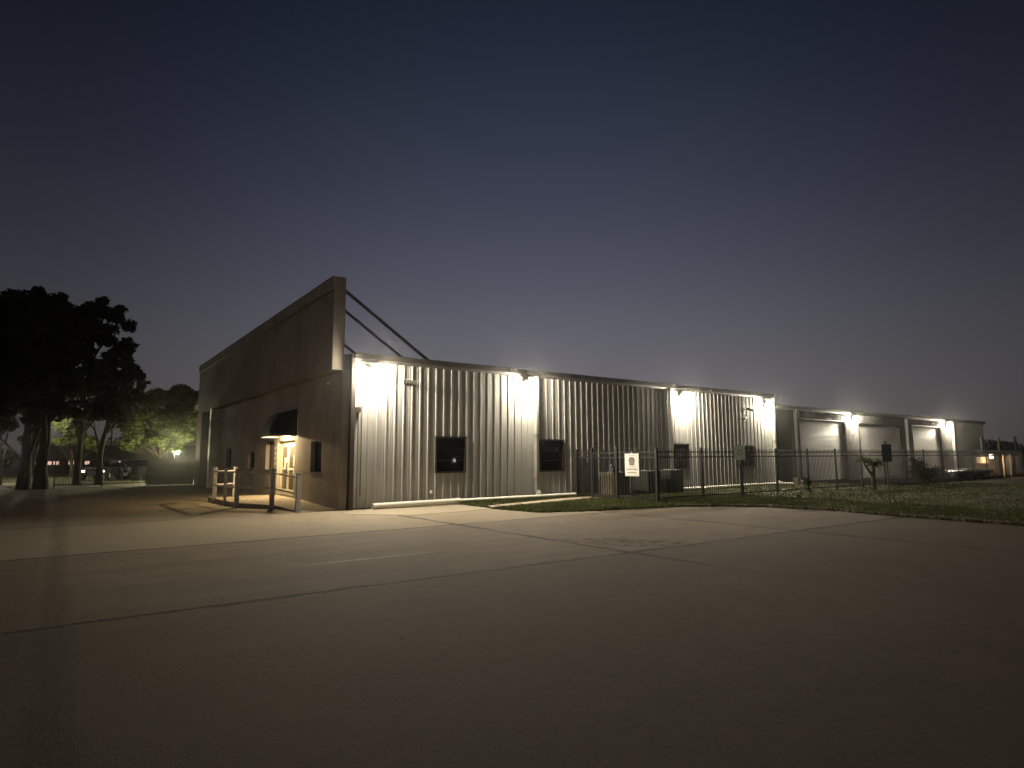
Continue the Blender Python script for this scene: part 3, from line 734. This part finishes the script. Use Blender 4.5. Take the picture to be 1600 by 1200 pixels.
def post_sign(loc, facing, w_, h_, zc, mat, label, ptop, ring=None):
    x, y = loc; r = empty('sign', (x, y, 0), label, 'sign')
    d = Vector(facing).normalized(); s_ = Vector((-d.y, d.x, 0))
    m = MB(); m.bar((x, y, -.1), (x, y, ptop), .045, .04); m.build('post', 'post', r)
    c = Vector((x, y, zc))+d*.03; mm = MB()
    q = [c+s_*a*w_/2+Vector((0, 0, b*h_/2)) for a, b in ((-.9, -1), (.9, -1), (1, -.93), (1, .93), (.9, 1), (-.9, 1), (-1, .93), (-1, -.93))]
    mm.add(q+[p+d*.004 for p in q], [tuple(range(8)), tuple(range(15, 7, -1))]+[(i, (i+1) % 8, 8+(i+1) % 8, 8+i) for i in range(8)])
    mm.build('board', mat, r)
    if ring:
        rm = MB(); n = 18; c2 = c+d*.0055
        vs = [c2+s_*math.cos(2*math.pi*i/n)*rd+Vector((0, 0, math.sin(2*math.pi*i/n)*rd)) for rd in (.075, .1) for i in range(n)]
        rm.add(vs, [(i, (i+1) % n, n+(i+1) % n, n+i) for i in range(n)]); rm.build('ring_mark', ring, r)
    return r
post_sign((13.25, -4.98), (-.75, -.66, 0), .37, .53, 1.72, 'sign_green', 'pale green square cornered sign on a thin post at the fence', 2.02, 'sign_dark')
post_sign((12.2, -10.4), (-.45, -.9, 0), .32, .50, 1.66, 'sign_dark', 'dark green sign on a lone post standing in the lawn by the kerb', 2.0)

# ------------------------------------------------------------------ condensers behind the gate
def condenser(x, y, wd, dp, h, mat, label):
    r = empty('air_conditioner', (x, y, 0), label, 'air conditioner', 'air conditioners behind the gate')
    m = MB(); m.box(x-wd/2-.06, x+wd/2+.06, y-dp/2-.06, y+dp/2+.06, -.02, .07); m.build('pad', 'kerb', r)
    m = MB(); m.box(x-wd/2, x+wd/2, y-dp/2, y+dp/2, .07, h-.04)
    n = int((h-.2)/.05)
    for i in range(n):
        z = .14+i*.05; m.box(x-wd/2-.012, x+wd/2+.012, y-dp/2-.012, y+dp/2+.012, z, z+.018)
    m.build('casing', mat, r)
    m = MB(); m.box(x-wd/2-.02, x+wd/2+.02, y-dp/2-.02, y+dp/2+.02, h-.04, h); m.build('lid', mat, r)
    m = MB()
    for rad in (.1, .2, .3):
        rad = min(rad, dp/2-.04)
        pts = [(x+rad*math.cos(2*math.pi*i/16), y+rad*math.sin(2*math.pi*i/16), h+.02) for i in range(17)]
        m.path(pts, .008, 5)
    m.build('fan_guard', 'rail', r)
condenser(11.05, -.75, .78, .75, .95, 'condenser_tan', 'tan slatted air conditioner right behind the gate')
condenser(12.85, -.85, .85, .8, .98, 'condenser', 'dark air conditioner in the middle, behind the white sign')
condenser(14.35, -.8, .78, .8, 1.0, 'condenser', 'dark green air conditioner furthest from the gate, below the third window')

# ------------------------------------------------------------------ plants by the drive
def leaf_cloud(mb, c, r, n, size, rng, squash=.8, shell=.35):
    c = Vector(c)
    for i in range(n):
        d = Vector((rng.gauss(0, 1), rng.gauss(0, 1), rng.gauss(0, 1))).normalized()*r*(shell+(1-shell)*rng.random()**.5)
        d.z *= squash; p = c+d
        a = Vector((rng.gauss(0, 1), rng.gauss(0, 1), rng.gauss(0, .6))).normalized(); b = a.orthogonal().normalized()
        b.rotate(Matrix.Rotation(rng.uniform(0, 6.28), 3, a))
        s_ = size*rng.uniform(.6, 1.35)
        mb.add([p-a*s_, p+b*s_*.45, p+a*s_, p-b*s_*.45], [(0, 1, 2, 3)])
yu = empty('yucca', (23.3, -5.2, 0), 'small yucca plant with spiky leaves and a thick stem by the fence', 'yucca'); rg = random.Random(5)
m = MB(); m.path([(23.3, -5.2, -.05), (23.27, -5.2, .5), (23.35, -5.2, .95), (23.3, -5.2, 1.15)], [.1, .085, .08, .06]); m.path([(23.3, -5.2, .6), (23.05, -5.05, 1.0), (22.85, -5.0, 1.35)], [.06, .05, .04]); m.build('stem', 'bark', yu)
m = MB()
for c in ((23.3, -5.2, 1.2), (22.85, -5.0, 1.4), (23.7, -5.35, 1.25)):
    for i in range(60):
        a = rg.uniform(0, 6.28); e = rg.uniform(-.7, 1.3); L = rg.uniform(.25, .48); d = Vector((math.cos(a)*math.cos(e), math.sin(a)*math.cos(e), math.sin(e))); s_ = d.orthogonal().normalized()*.02; c_ = Vector(c)
        m.add([c_-s_, c_+s_, c_+d*L*.6+s_+Vector((0, 0, -.02)), c_+d*L+Vector((0, 0, -.08)), c_+d*L*.6-s_], [(0, 1, 2, 3, 4)])
m.build('leaves', 'yucca', yu, recalc=False)
def bush(loc, r, h, label, mat='pine', n=900):
    b = empty('bush', loc, label, 'bush'); m = MB(); rg_ = random.Random(int(loc[0]*10))
    x, y, z = loc
    for k in range(5): m.path([(x+rg_.uniform(-.1, .1), y+rg_.uniform(-.1, .1), -.05), (x+rg_.uniform(-.3, .3)*r, y+rg_.uniform(-.3, .3)*r, h*.6)], [.03, .012], 6)
    m.build('stems', 'bark', b)
    m = MB()
    for k in range(7): leaf_cloud(m, (x+rg_.uniform(-.55, .55)*r, y+rg_.uniform(-.55, .55)*r, h*rg_.uniform(.4, .75)), r*.55, n//7, .07, rg_)
    m.build('leaves', mat, b, recalc=False)
bush((29.6, -4.9, .02), .75, 1.15, 'dark round bush at the fence in front of the third roll-up door')
bush((30.0, -4.6, .02), .35, 1.9, 'thin tall bush sprig at the fence, beside the dark round bush', n=350)
bush((19.6, -4.0, .02), .22, .75, 'small dark weed clump at a fence post before the first roll-up door', n=250)
bush((36.6, -3.2, .02), .6, .9, 'dark low bush by the trailer beyond the fence')

# ------------------------------------------------------------------ trees
TR = {
 'T1': [(-10.79, 22.83, 8.73, 1.82), (-9.02, 22.95, 9.33, 1.55), (-8.11, 23.7, 9.9, 1.18), (-7.41, 20.83, 8.12, 1.34), (-9.44, 23.97, 7.0, 1.91), (-7.74, 24.31, 6.47, 1.62), (-10.93, 24.11, 5.86, 2.02), (-9.02, 24.39, 4.62, 1.57), (-7.32, 24.68, 4.35, 0.91), (-10.24, 24.37, 3.19, 1.19), (-8.34, 24.55, 2.71, 0.71), (-8.6, 23.3, 10.15, .9), (-9.6, 23.3, 9.9, .9), (-8.35, 21.45, 8.11, 1.56), (-8.36, 23.08, 5.59, 1.39), (-6.73, 23.33, 4.29, 0.87), (-7.1, 21.24, 5.49, 1.21), (-7.96, 23.37, 3.72, 0.87)],
 'T2': [(-8.27, 20.45, 7.3, 1.3), (-7.09, 20.89, 8.68, 0.88), (-7.06, 22.6, 7.04, 1.05), (-7.84, 20.89, 4.75, 1.15), (-8.75, 22.93, 5.55, 1.02)],
 'T3': [(-6.16, 26.09, 10.26, 1.05), (-5.34, 26.91, 10.73, 0.96), (-4.31, 27.72, 10.35, 0.79), (-5.74, 26.36, 8.85, 1.37), (-4.51, 27.04, 8.27, 1.13), (-3.87, 27.95, 9.09, 0.54), (-5.26, 26.72, 6.55, 1.38), (-3.89, 27.19, 6.7, 1.02), (-6.45, 30.66, 6.04, 1.26), (-5.75, 26.7, 11.1, .75), (-4.7, 27.3, 11.0, .7), (-6.98, 27.26, 8.45, 1.42), (-6.25, 28.13, 7.44, 1.21), (-4.45, 28.31, 5.74, 1.01), (-5.45, 27.02, 4.58, 1.01), (-5.84, 28.31, 6.27, 1.13)],
 'T4': [(-3.68, 23.97, 6.37, 0.76), (-3.13, 25.11, 6.05, 0.51), (-3.63, 27.11, 5.15, 1.14), (-5.02, 25.6, 4.51, 1.27), (-6.05, 27.89, 4.21, 0.79), (-4.03, 27.93, 4.08, 0.9), (-3.96, 24.37, 7.17, 0.79), (-4.44, 26.12, 6.15, 1.11), (-3.16, 26.56, 5.26, 0.71), (-4.1, 25.11, 4.9, 0.99)],
 'T5': [(-1.59, 31.5, 5.85, 1.28), (-0.12, 31.89, 6.05, 1.13), (0.74, 32.96, 4.73, 0.96), (-1.07, 31.73, 4.23, 1.52), (-2.22, 34.12, 3.84, 1.32), (0.3, 33.86, 3.31, 0.97), (-3.18, 33.85, 2.89, 1.02), (-1.16, 33.87, 2.81, 0.86), (1.14, 33.19, 6.23, 0.98), (-2.6, 33.2, 4.6, 1.1), (-.3, 33.3, 2.6, .9), (.6, 33.2, 4.0, 1.0), (-1.9, 33.4, 2.9, 1.0), (-.6, 32.4, 5.0, 1.2), (-3.4, 34.2, 4.0, 1.0), (.9, 33.0, 3.5, 1.0), (1.3, 33.2, 4.6, 1.0), (.2, 32.6, 5.4, 1.1), (-2.0, 32.8, 5.6, 1.1), (-2.7, 33.0, 3.3, .9), (-1.2, 32.2, 3.1, .8)],
 'T6': [(-7.04, 48.12, 4.74, 1.24), (-6.38, 49.37, 3.1, 0.92), (-5.28, 50.06, 3.13, 1.06), (-7.16, 48.83, 3.08, 0.85), (-4.56, 48.51, 2.52, 0.81), (-6.08, 50.81, 4.6, 1.18)],
}
def tree(key, base, trad, label, mat, per, size, seed):
    rg_ = random.Random(seed); cl = TR[key]; bx, by = base
    t = empty('tree', (bx, by, 0), label, 'tree')
    top = max(cl, key=lambda c: c[2]); m = MB()
    spine = []; N = 7
    for i in range(N+1):
        k = i/N; kk = max(0, (k-.4)/.6)**1.3; spine.append((bx+(top[0]-bx)*kk+rg_.uniform(-.07, .07)*(k > 0), by+(top[1]-by)*kk+rg_.uniform(-.07, .07)*(k > 0), -.1+(top[2]-.3)*k))
    m.path(spine, [trad*(1.35 if i == 0 else 1)*(1-.8*i/N) for i in range(N+1)], 10)
    for c in cl:
        s_ = spine[max(1, min(N-1, int(N*(c[2]-1.2)/top[2])))]
        mid_ = [(s_[j]+c[j])/2+(0, 0, .25)[j]+rg_.uniform(-.2, .2) for j in range(3)]
        m.path([s_, mid_, c[:3]], [trad*.38, trad*.24, trad*.06], 7)
        for q in range(4):
            e = [c[j]+rg_.uniform(-.7, .7)*c[3] for j in range(3)]; m.path([mid_, e], [trad*.12, .012], 5)
    m.build('trunk', 'bark', t, True)
    m = MB()
    for c in cl:
        k = max(5, int(9*c[3]))
        for q in range(k):
            d = Vector((rg_.gauss(0, 1), rg_.gauss(0, 1), rg_.gauss(0, .8))).normalized()*c[3]*rg_.uniform(.3, .82)
            rr_ = c[3]*rg_.uniform(.26, .5)
            leaf_cloud(m, Vector(c[:3])+d, rr_, int(per*rr_*rr_), size, rg_, .7, .15)
    m.build('crown', mat, t, recalc=False)
tree('T1', (-8.5, 23.7), .27, 'large dark tree with broad crown at the left edge, leftmost thick trunk', 'pine', 780, .16, 1)
tree('T2', (-7.75, 23.1), .30, 'dark tree with the thickest trunk, close right of the leftmost tree', 'pine', 780, .16, 2)
tree('T3', (-6.1, 28.5), .2, 'tall dark tree with slim straight trunk behind the picket fence', 'pine', 780, .16, 3)
tree('T4', (-5.0, 27.5), .21, 'lower dark tree right of the slim trunk, before the lit tree', 'pine', 780, .15, 4)
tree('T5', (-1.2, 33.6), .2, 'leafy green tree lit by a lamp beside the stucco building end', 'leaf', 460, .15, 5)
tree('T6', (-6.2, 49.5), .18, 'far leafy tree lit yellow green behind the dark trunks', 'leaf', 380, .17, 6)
th = empty('thin_tree', (-10.5, 32.5, 0), 'thin bare young trunk on the lit grass at the left edge', 'tree'); 
MB().path([(-9.95, 31.2, -.05), (-9.9, 31.2, 1.4), (-9.8, 31.3, 3.2)], [.09, .07, .04], 8).build('trunk', 'bark', th)

# ------------------------------------------------------------------ things behind on the left
lf = empty('picket_fence', (-3.9, 24.2, 0), 'dark picket fence between the left trees and the stucco building', 'fence')
for i in range(3):
    fence_post(-7.2+i*2.2, 24.2, 1.95).build('post', 'fence', lf)
    if i < 2: place(picket_mesh(2.2, 1.9, .11), (-7.2+i*2.2, 24.2, 0), (1, 0, 0)).build('picket_panel', 'fence', lf)
wf = empty('board_fence', (-1.6, 23.9, 0), 'grey wooden board fence meeting the end of the stucco building', 'fence')
m = MB(); x = -2.75; rg = random.Random(8)
while x < -.42: m.box(x, x+.135, 23.85, 23.87, 0, 1.55+rg.uniform(-.02, .02)); x += .142
m.build('boards', 'wood', wf)
for x in (-2.72, -1.55, -.5): MB().box(x-.05, x+.05, 23.88, 23.98, -.1, 1.6).build('post', 'wood', wf)
def street_lamp(x, y, h, arm, label, k='street', hr_=.22):
    r = empty('street_lamp', (x, y, 0), label, 'street lamp', 'street lamps beyond the left fence')
    m = MB(); m.tube((x, y, -.1), (x, y, h+.12), .08, .05); m.tube((x, y, h+.08), (x+arm, y, h+.12), .03); m.build('pole', 'fence', r, True)
    m = MB(); m.box(x+arm-min(hr_, .12), x+arm+min(hr_, .12), y-.1, y+.1, h+.02, h+.14); m.build('head', 'lamp_body', r)
    if k.startswith('globe'):
        m = MB(); m.tube((x+arm, y, h-.10), (x+arm, y, h-.03), .05, .09, 14); m.tube((x+arm, y, h-.03), (x+arm, y, h+.015), .09, .07, 14); m.build('lens', k, r, True)
    else:
        m = MB(); m.tube((x+arm, y, h-.04), (x+arm, y, h+.018), .09, .14, 12); m.build('lens', k, r)
street_lamp(-.76, 29.4, 2.0, .2, 'short lit lamp post at the end of the stucco building, under the lit tree', 'globe_low', .1)
street_lamp(-8.6, 44.3, 5.1, .75, 'lit street lamp shining on the far yellow green tree', 'globe_high')
street_lamp(-10.2, 59.6, 10.7, .75, 'tallest lit lamp, glinting through the top of the left trees')
street_lamp(-3.0, 57.2, 7.7, .8, 'lit street lamp glinting through the lower right of the left trees')
street_lamp(-10.55, 33.7, 2.02, .2, 'low lit lamp at the left edge beyond the grass', 'globe_edge')
for x, y, z, lb in ((25.92, -36.63, 1.24, 'low far lamp across the lot, mirrored in the first ribbed window'), (40.11, -36.63, 2.32, 'far lamp across the lot, mirrored in the second ribbed window')):
    fr_ = empty('lot_lamp', (x, y, 0), lb, 'lamp'); MB().tube((x, y, -.1), (x, y, z-.15), .05).build('pole', 'fence', fr_)
    MB().box(x-.2, x+.2, y-.2, y+.2, z+.16, z+.22).build('cap', 'lamp_body', fr_); MB().tube((x, y, z-.1), (x, y, z+.05), .11, n=12).build('lens', 'far_lens', fr_)
# low shop with a row of lit windows
sh = empty('shop', (-3, 64, 0), 'low dark building with a row of small lit windows behind the fence', 'shop')
m = MB(); m.box(-10, 8, 62, 70, 0, 3.0); m.build('wall', 'darkwall', sh)
m = MB(); m.box(-10.6, 8.6, 61.2, 70.5, 3.0, 3.5); m.build('roof', 'roofing', sh)
for i, x in enumerate([-9.2, -8.3, -7.7, -6.4, -5.0, -4.0, -2.2, -1.4, -.6, .2, 3.0]):
    MB().box(x, x+.45, 61.97, 61.995, .95, 1.3).build('window', 'shopwin', sh)
# parked cars
def car(x, y, ang, paint, label, lights=False):
    r = empty('parked_car', (x, y, 0), label, 'car', 'cars parked beyond the left fence'); r.rotation_euler = (0, 0, ang)
    def B(mb, name, mat, par=None, **k):
        mb.v = [(a+x, b+y, c) for a, b, c in mb.v]; return mb.build(name, mat, par or r, **k)
    m = MB(); prof = [(-2.2, .35), (-2.2, .75), (-2.0, .88), (-1.2, .95), (1.0, .95), (2.0, .82), (2.2, .65), (2.2, .35)]
    m.extrude_poly(prof, 'y', -.85, .85); B(m, 'body', paint, bevel=.06)
    m = MB(); m.add([(-1.75, -.78, .952), (1.0, -.78, .952), (.3, -.66, 1.45), (-1.2, -.66, 1.45), (-1.75, .78, .952), (1.0, .78, .952), (.3, .66, 1.45), (-1.2, .66, 1.45)], [(0, 1, 2, 3), (7, 6, 5, 4), (0, 3, 7, 4), (1, 5, 6, 2), (3, 2, 6, 7)]); B(m, 'cabin', 'glass')
    m = MB(); m.box(-1.15, .25, -.64, .64, 1.452, 1.49); B(m, 'roof', paint)
    for wx in (-1.4, 1.35):
        for wy in (-.8, .8):
            m = MB(); m.tube((wx, wy-.1, .32), (wx, wy+.1, .32), .32, n=16); wo_ = B(m, 'wheel', 'rubber')
            m = MB(); m.tube((wx, wy-.105, .32), (wx, wy+.105, .32), .18, n=12); B(m, 'rim', 'rail', wo_)
    for wy in (-.62, .62):
        m = MB(); m.box(2.19, 2.215, wy-.15, wy+.15, .6, .72); B(m, 'headlight', 'headlight' if lights else 'rail')
    return r
car(-4.4, 38.5, -1.9, 'paint_dark', 'dark parked car with lit headlights behind the left picket fence', True)
car(-1.6, 41.0, .25, 'paint_grey', 'grey parked car behind the fence under the lit tree')
car(-13.5, 62.0, -1.7, 'paint_dark', 'distant car with lit headlights at the left edge of the grass', True)

# ------------------------------------------------------------------ things behind on the right
tl = empty('flatbed_trailer', (40, -3.1, 0), 'long dark flatbed trailer parked on the drive beyond the fence', 'trailer')
m = MB(); m.box(36.6, 43.4, -4.0, -1.9, .42, .56); m.box(36.6, 43.4, -4.03, -4.0, .36, .6); m.bar((36.6, -3.0, .45), (34.9, -3.0, .42), .12, .12); m.build('deck', 'paint_dark', tl)
for x in (40.6, 41.5):
    for y in (-3.9, -2.0):
        MB().tube((x, y-.11, .31), (x, y+.11, .31), .31, n=16).build('wheel', 'rubber', tl)
m = MB(); m.tube((35.2, -3.0, .0), (35.2, -3.0, .5), .04); m.build('jack', 'steel', tl)
lum = MB(); 
for k in range(5): lum.box(41.0, 43.4, -3.3+k*.2, -3.14+k*.2, .565, .64)
o = lum.build('timber', 'box_grey'); tag(o, 'pale timber boards lying flat on the dark trailer', 'timber')
sh2 = empty('plywood_shed', (45.6, -3.2, 0), 'small open plywood shed glowing orange under its lamp, beyond the trailer', 'shed')
m = MB(); m.box(43.9, 47.3, -3.0, -2.94, 0, 1.4); m.box(43.9, 43.96, -3.7, -3.0, 0, 1.0); m.build('wall', 'plywood', sh2)
m = MB(); m.extrude_poly([(-2.85, 1.5), (-4.1, 1.62), (-4.1, 1.66), (-2.85, 1.54)], 'x', 43.7, 47.5); m.build('roof', 'paint_dark', sh2)
for x in (43.95, 45.7, 47.25): MB().box(x-.05, x+.05, -4.05, -3.95, 0, 1.6).build('post', 'plywood', sh2)
m = MB(); m.box(45.2, 45.5, -3.6, -3.3, 1.42, 1.48); m.build('lamp_box', 'lamp_body', sh2); MB().tube((45.35, -3.45, 1.34), (45.35, -3.45, 1.418), .07, n=10).build('lens', 'shed_lamp', sh2)
fl = empty('flood_lamp', (54.9, 1.0, 0), 'small bright white lamp on a thin pole above the plywood shed', 'lamp')
m = MB(); m.tube((55.2, .2, 0), (55.2, .2, 1.75), .05); m.build('pole', 'fence', fl)
m = MB(); m.box(55.05, 55.35, .0, .16, 1.64, 1.86); m.build('head', 'lamp_body', fl); MB().box(55.08, 55.32, -.01, -.001, 1.67, 1.83).build('lens', 'headlight', fl)
bx = empty('container', (49.5, -2.2, 0), 'grey ribbed metal storage box right of the glowing plywood shed', 'container')
m = MB(); x0, x1, yy0, yy1 = 47.6, 51.3, -3.2, -1.2
m.box(x0, x1, yy0, yy1, .12, 1.5)
k = 0
while x0+.1+k*.22 < x1-.1: m.box(x0+.1+k*.22, x0+.2+k*.22, yy0-.03, yy0, .2, 1.42); k += 1
k = 0
while yy0+.1+k*.22 < yy1-.1: m.box(x0-.03, x0, yy0+.1+k*.22, yy0+.2+k*.22, .2, 1.42); k += 1
m.build('body', 'box_grey', bx)
m = MB(); m.box(x0-.05, x1+.05, yy0-.05, yy1+.05, 1.5, 1.58); m.build('lid', 'paint_dark', bx)
m = MB(); m.box(x0-.02, x1+.02, yy0-.04, yy1+.02, 0.0, .12); m.build('base_rail', 'paint_dark', bx)
for i, (x, y, h, lb) in enumerate(((50.4, -1.5, 2.9, 'tall dark post left of two behind the plywood shed'), (54.6, -1.4, 3.0, 'tall dark post behind the grey storage box'), (58.8, -1.4, 3.05, 'tall dark post at the right edge of the yard'))):
    p_ = empty('yard_post', (x, y, 0), lb, 'post', 'tall posts in the yard'); MB().tube((x, y, -.1), (x, y, h), .11, .10, 8).build('shaft', 'fence', p_); MB().box(x-.14, x+.14, y-.14, y+.14, h, h+.05).build('cap', 'fence', p_)
# dark pickup at the far right
tk = empty('pickup_truck', (57.5, -4.0, 0), 'dark pickup truck half cut by the right edge', 'truck')
m = MB(); m.extrude_poly([(54.6, .55), (54.6, 1.15), (56.4, 1.2), (56.5, 1.25), (57.0, 1.95), (58.8, 1.98), (59.4, 1.25), (60.8, 1.12), (60.8, .55)], 'y', -5.0, -3.1); m.build('body', 'paint_dark', tk, bevel=.05)
for x in (55.8, 59.7):
    for y in (-4.9, -3.2): MB().tube((x, y-.13, .4), (x, y+.13, .4), .4, n=16).build('wheel', 'rubber', tk)
m = MB(); m.box(54.57, 54.6, -4.9, -3.2, .62, .74); m.build('bumper', 'rail', tk)
m = MB(); m.add([(57.1, -5.01, 1.3), (59.1, -5.01, 1.3), (58.7, -5.01, 1.85), (57.2, -5.01, 1.85)], [(0, 1, 2, 3)]); m.build('side_window', 'glass', tk)
# dark hedge line far right and a low treeline
def far_trees(name, xs, y, h, label, seed):
    m = MB(); rg_ = random.Random(seed)
    for x in xs:
        for k in range(3): leaf_cloud(m, (x+rg_.uniform(-3, 3), y+rg_.uniform(-3, 3), h*rg_.uniform(.25, .75)), h*.45, 260, .5, rg_, .9, .1)
    o = m.build(name, 'pine', recalc=False); tag(o, label, 'wood', kind='stuff')
far_trees('wood', range(95, 210, 7), 30, 4.2, 'low dark mass of far trees at the right end of the yard', 4)
far_trees('wood', range(-75, 30, 7), 105, 5.0, 'low dark mass of far trees beyond the left street', 9)

# ------------------------------------------------------------------ thin haze added to draw glowing halos round the lamps
m, nt, out = new_mat('halo_haze'); pv = nt.nodes.new('ShaderNodeVolumePrincipled')
pv.inputs['Density'].default_value = .00042; pv.inputs['Anisotropy'].default_value = .95; pv.inputs['Color'].default_value = (.95, .95, .95, 1)
nt.links.new(pv.outputs[0], out.inputs['Volume'])
hz_ = MB(); hz_.box(-150, 250, -110, 150, -1.1, 12.6); ho = hz_.build('haze', m); ho['kind'] = 'stuff'

# ------------------------------------------------------------------ view
S.view_settings.view_transform = 'Standard'; S.view_settings.look = 'None'; S.view_settings.exposure = 0; S.view_settings.gamma = 1
S.cycles.use_denoising = True
S.cycles.max_bounces = 6; S.cycles.diffuse_bounces = 3; S.cycles.glossy_bounces = 3
S.cycles.sample_clamp_indirect = 4.0; S.cycles.caustics_reflective = False; S.cycles.caustics_refractive = False
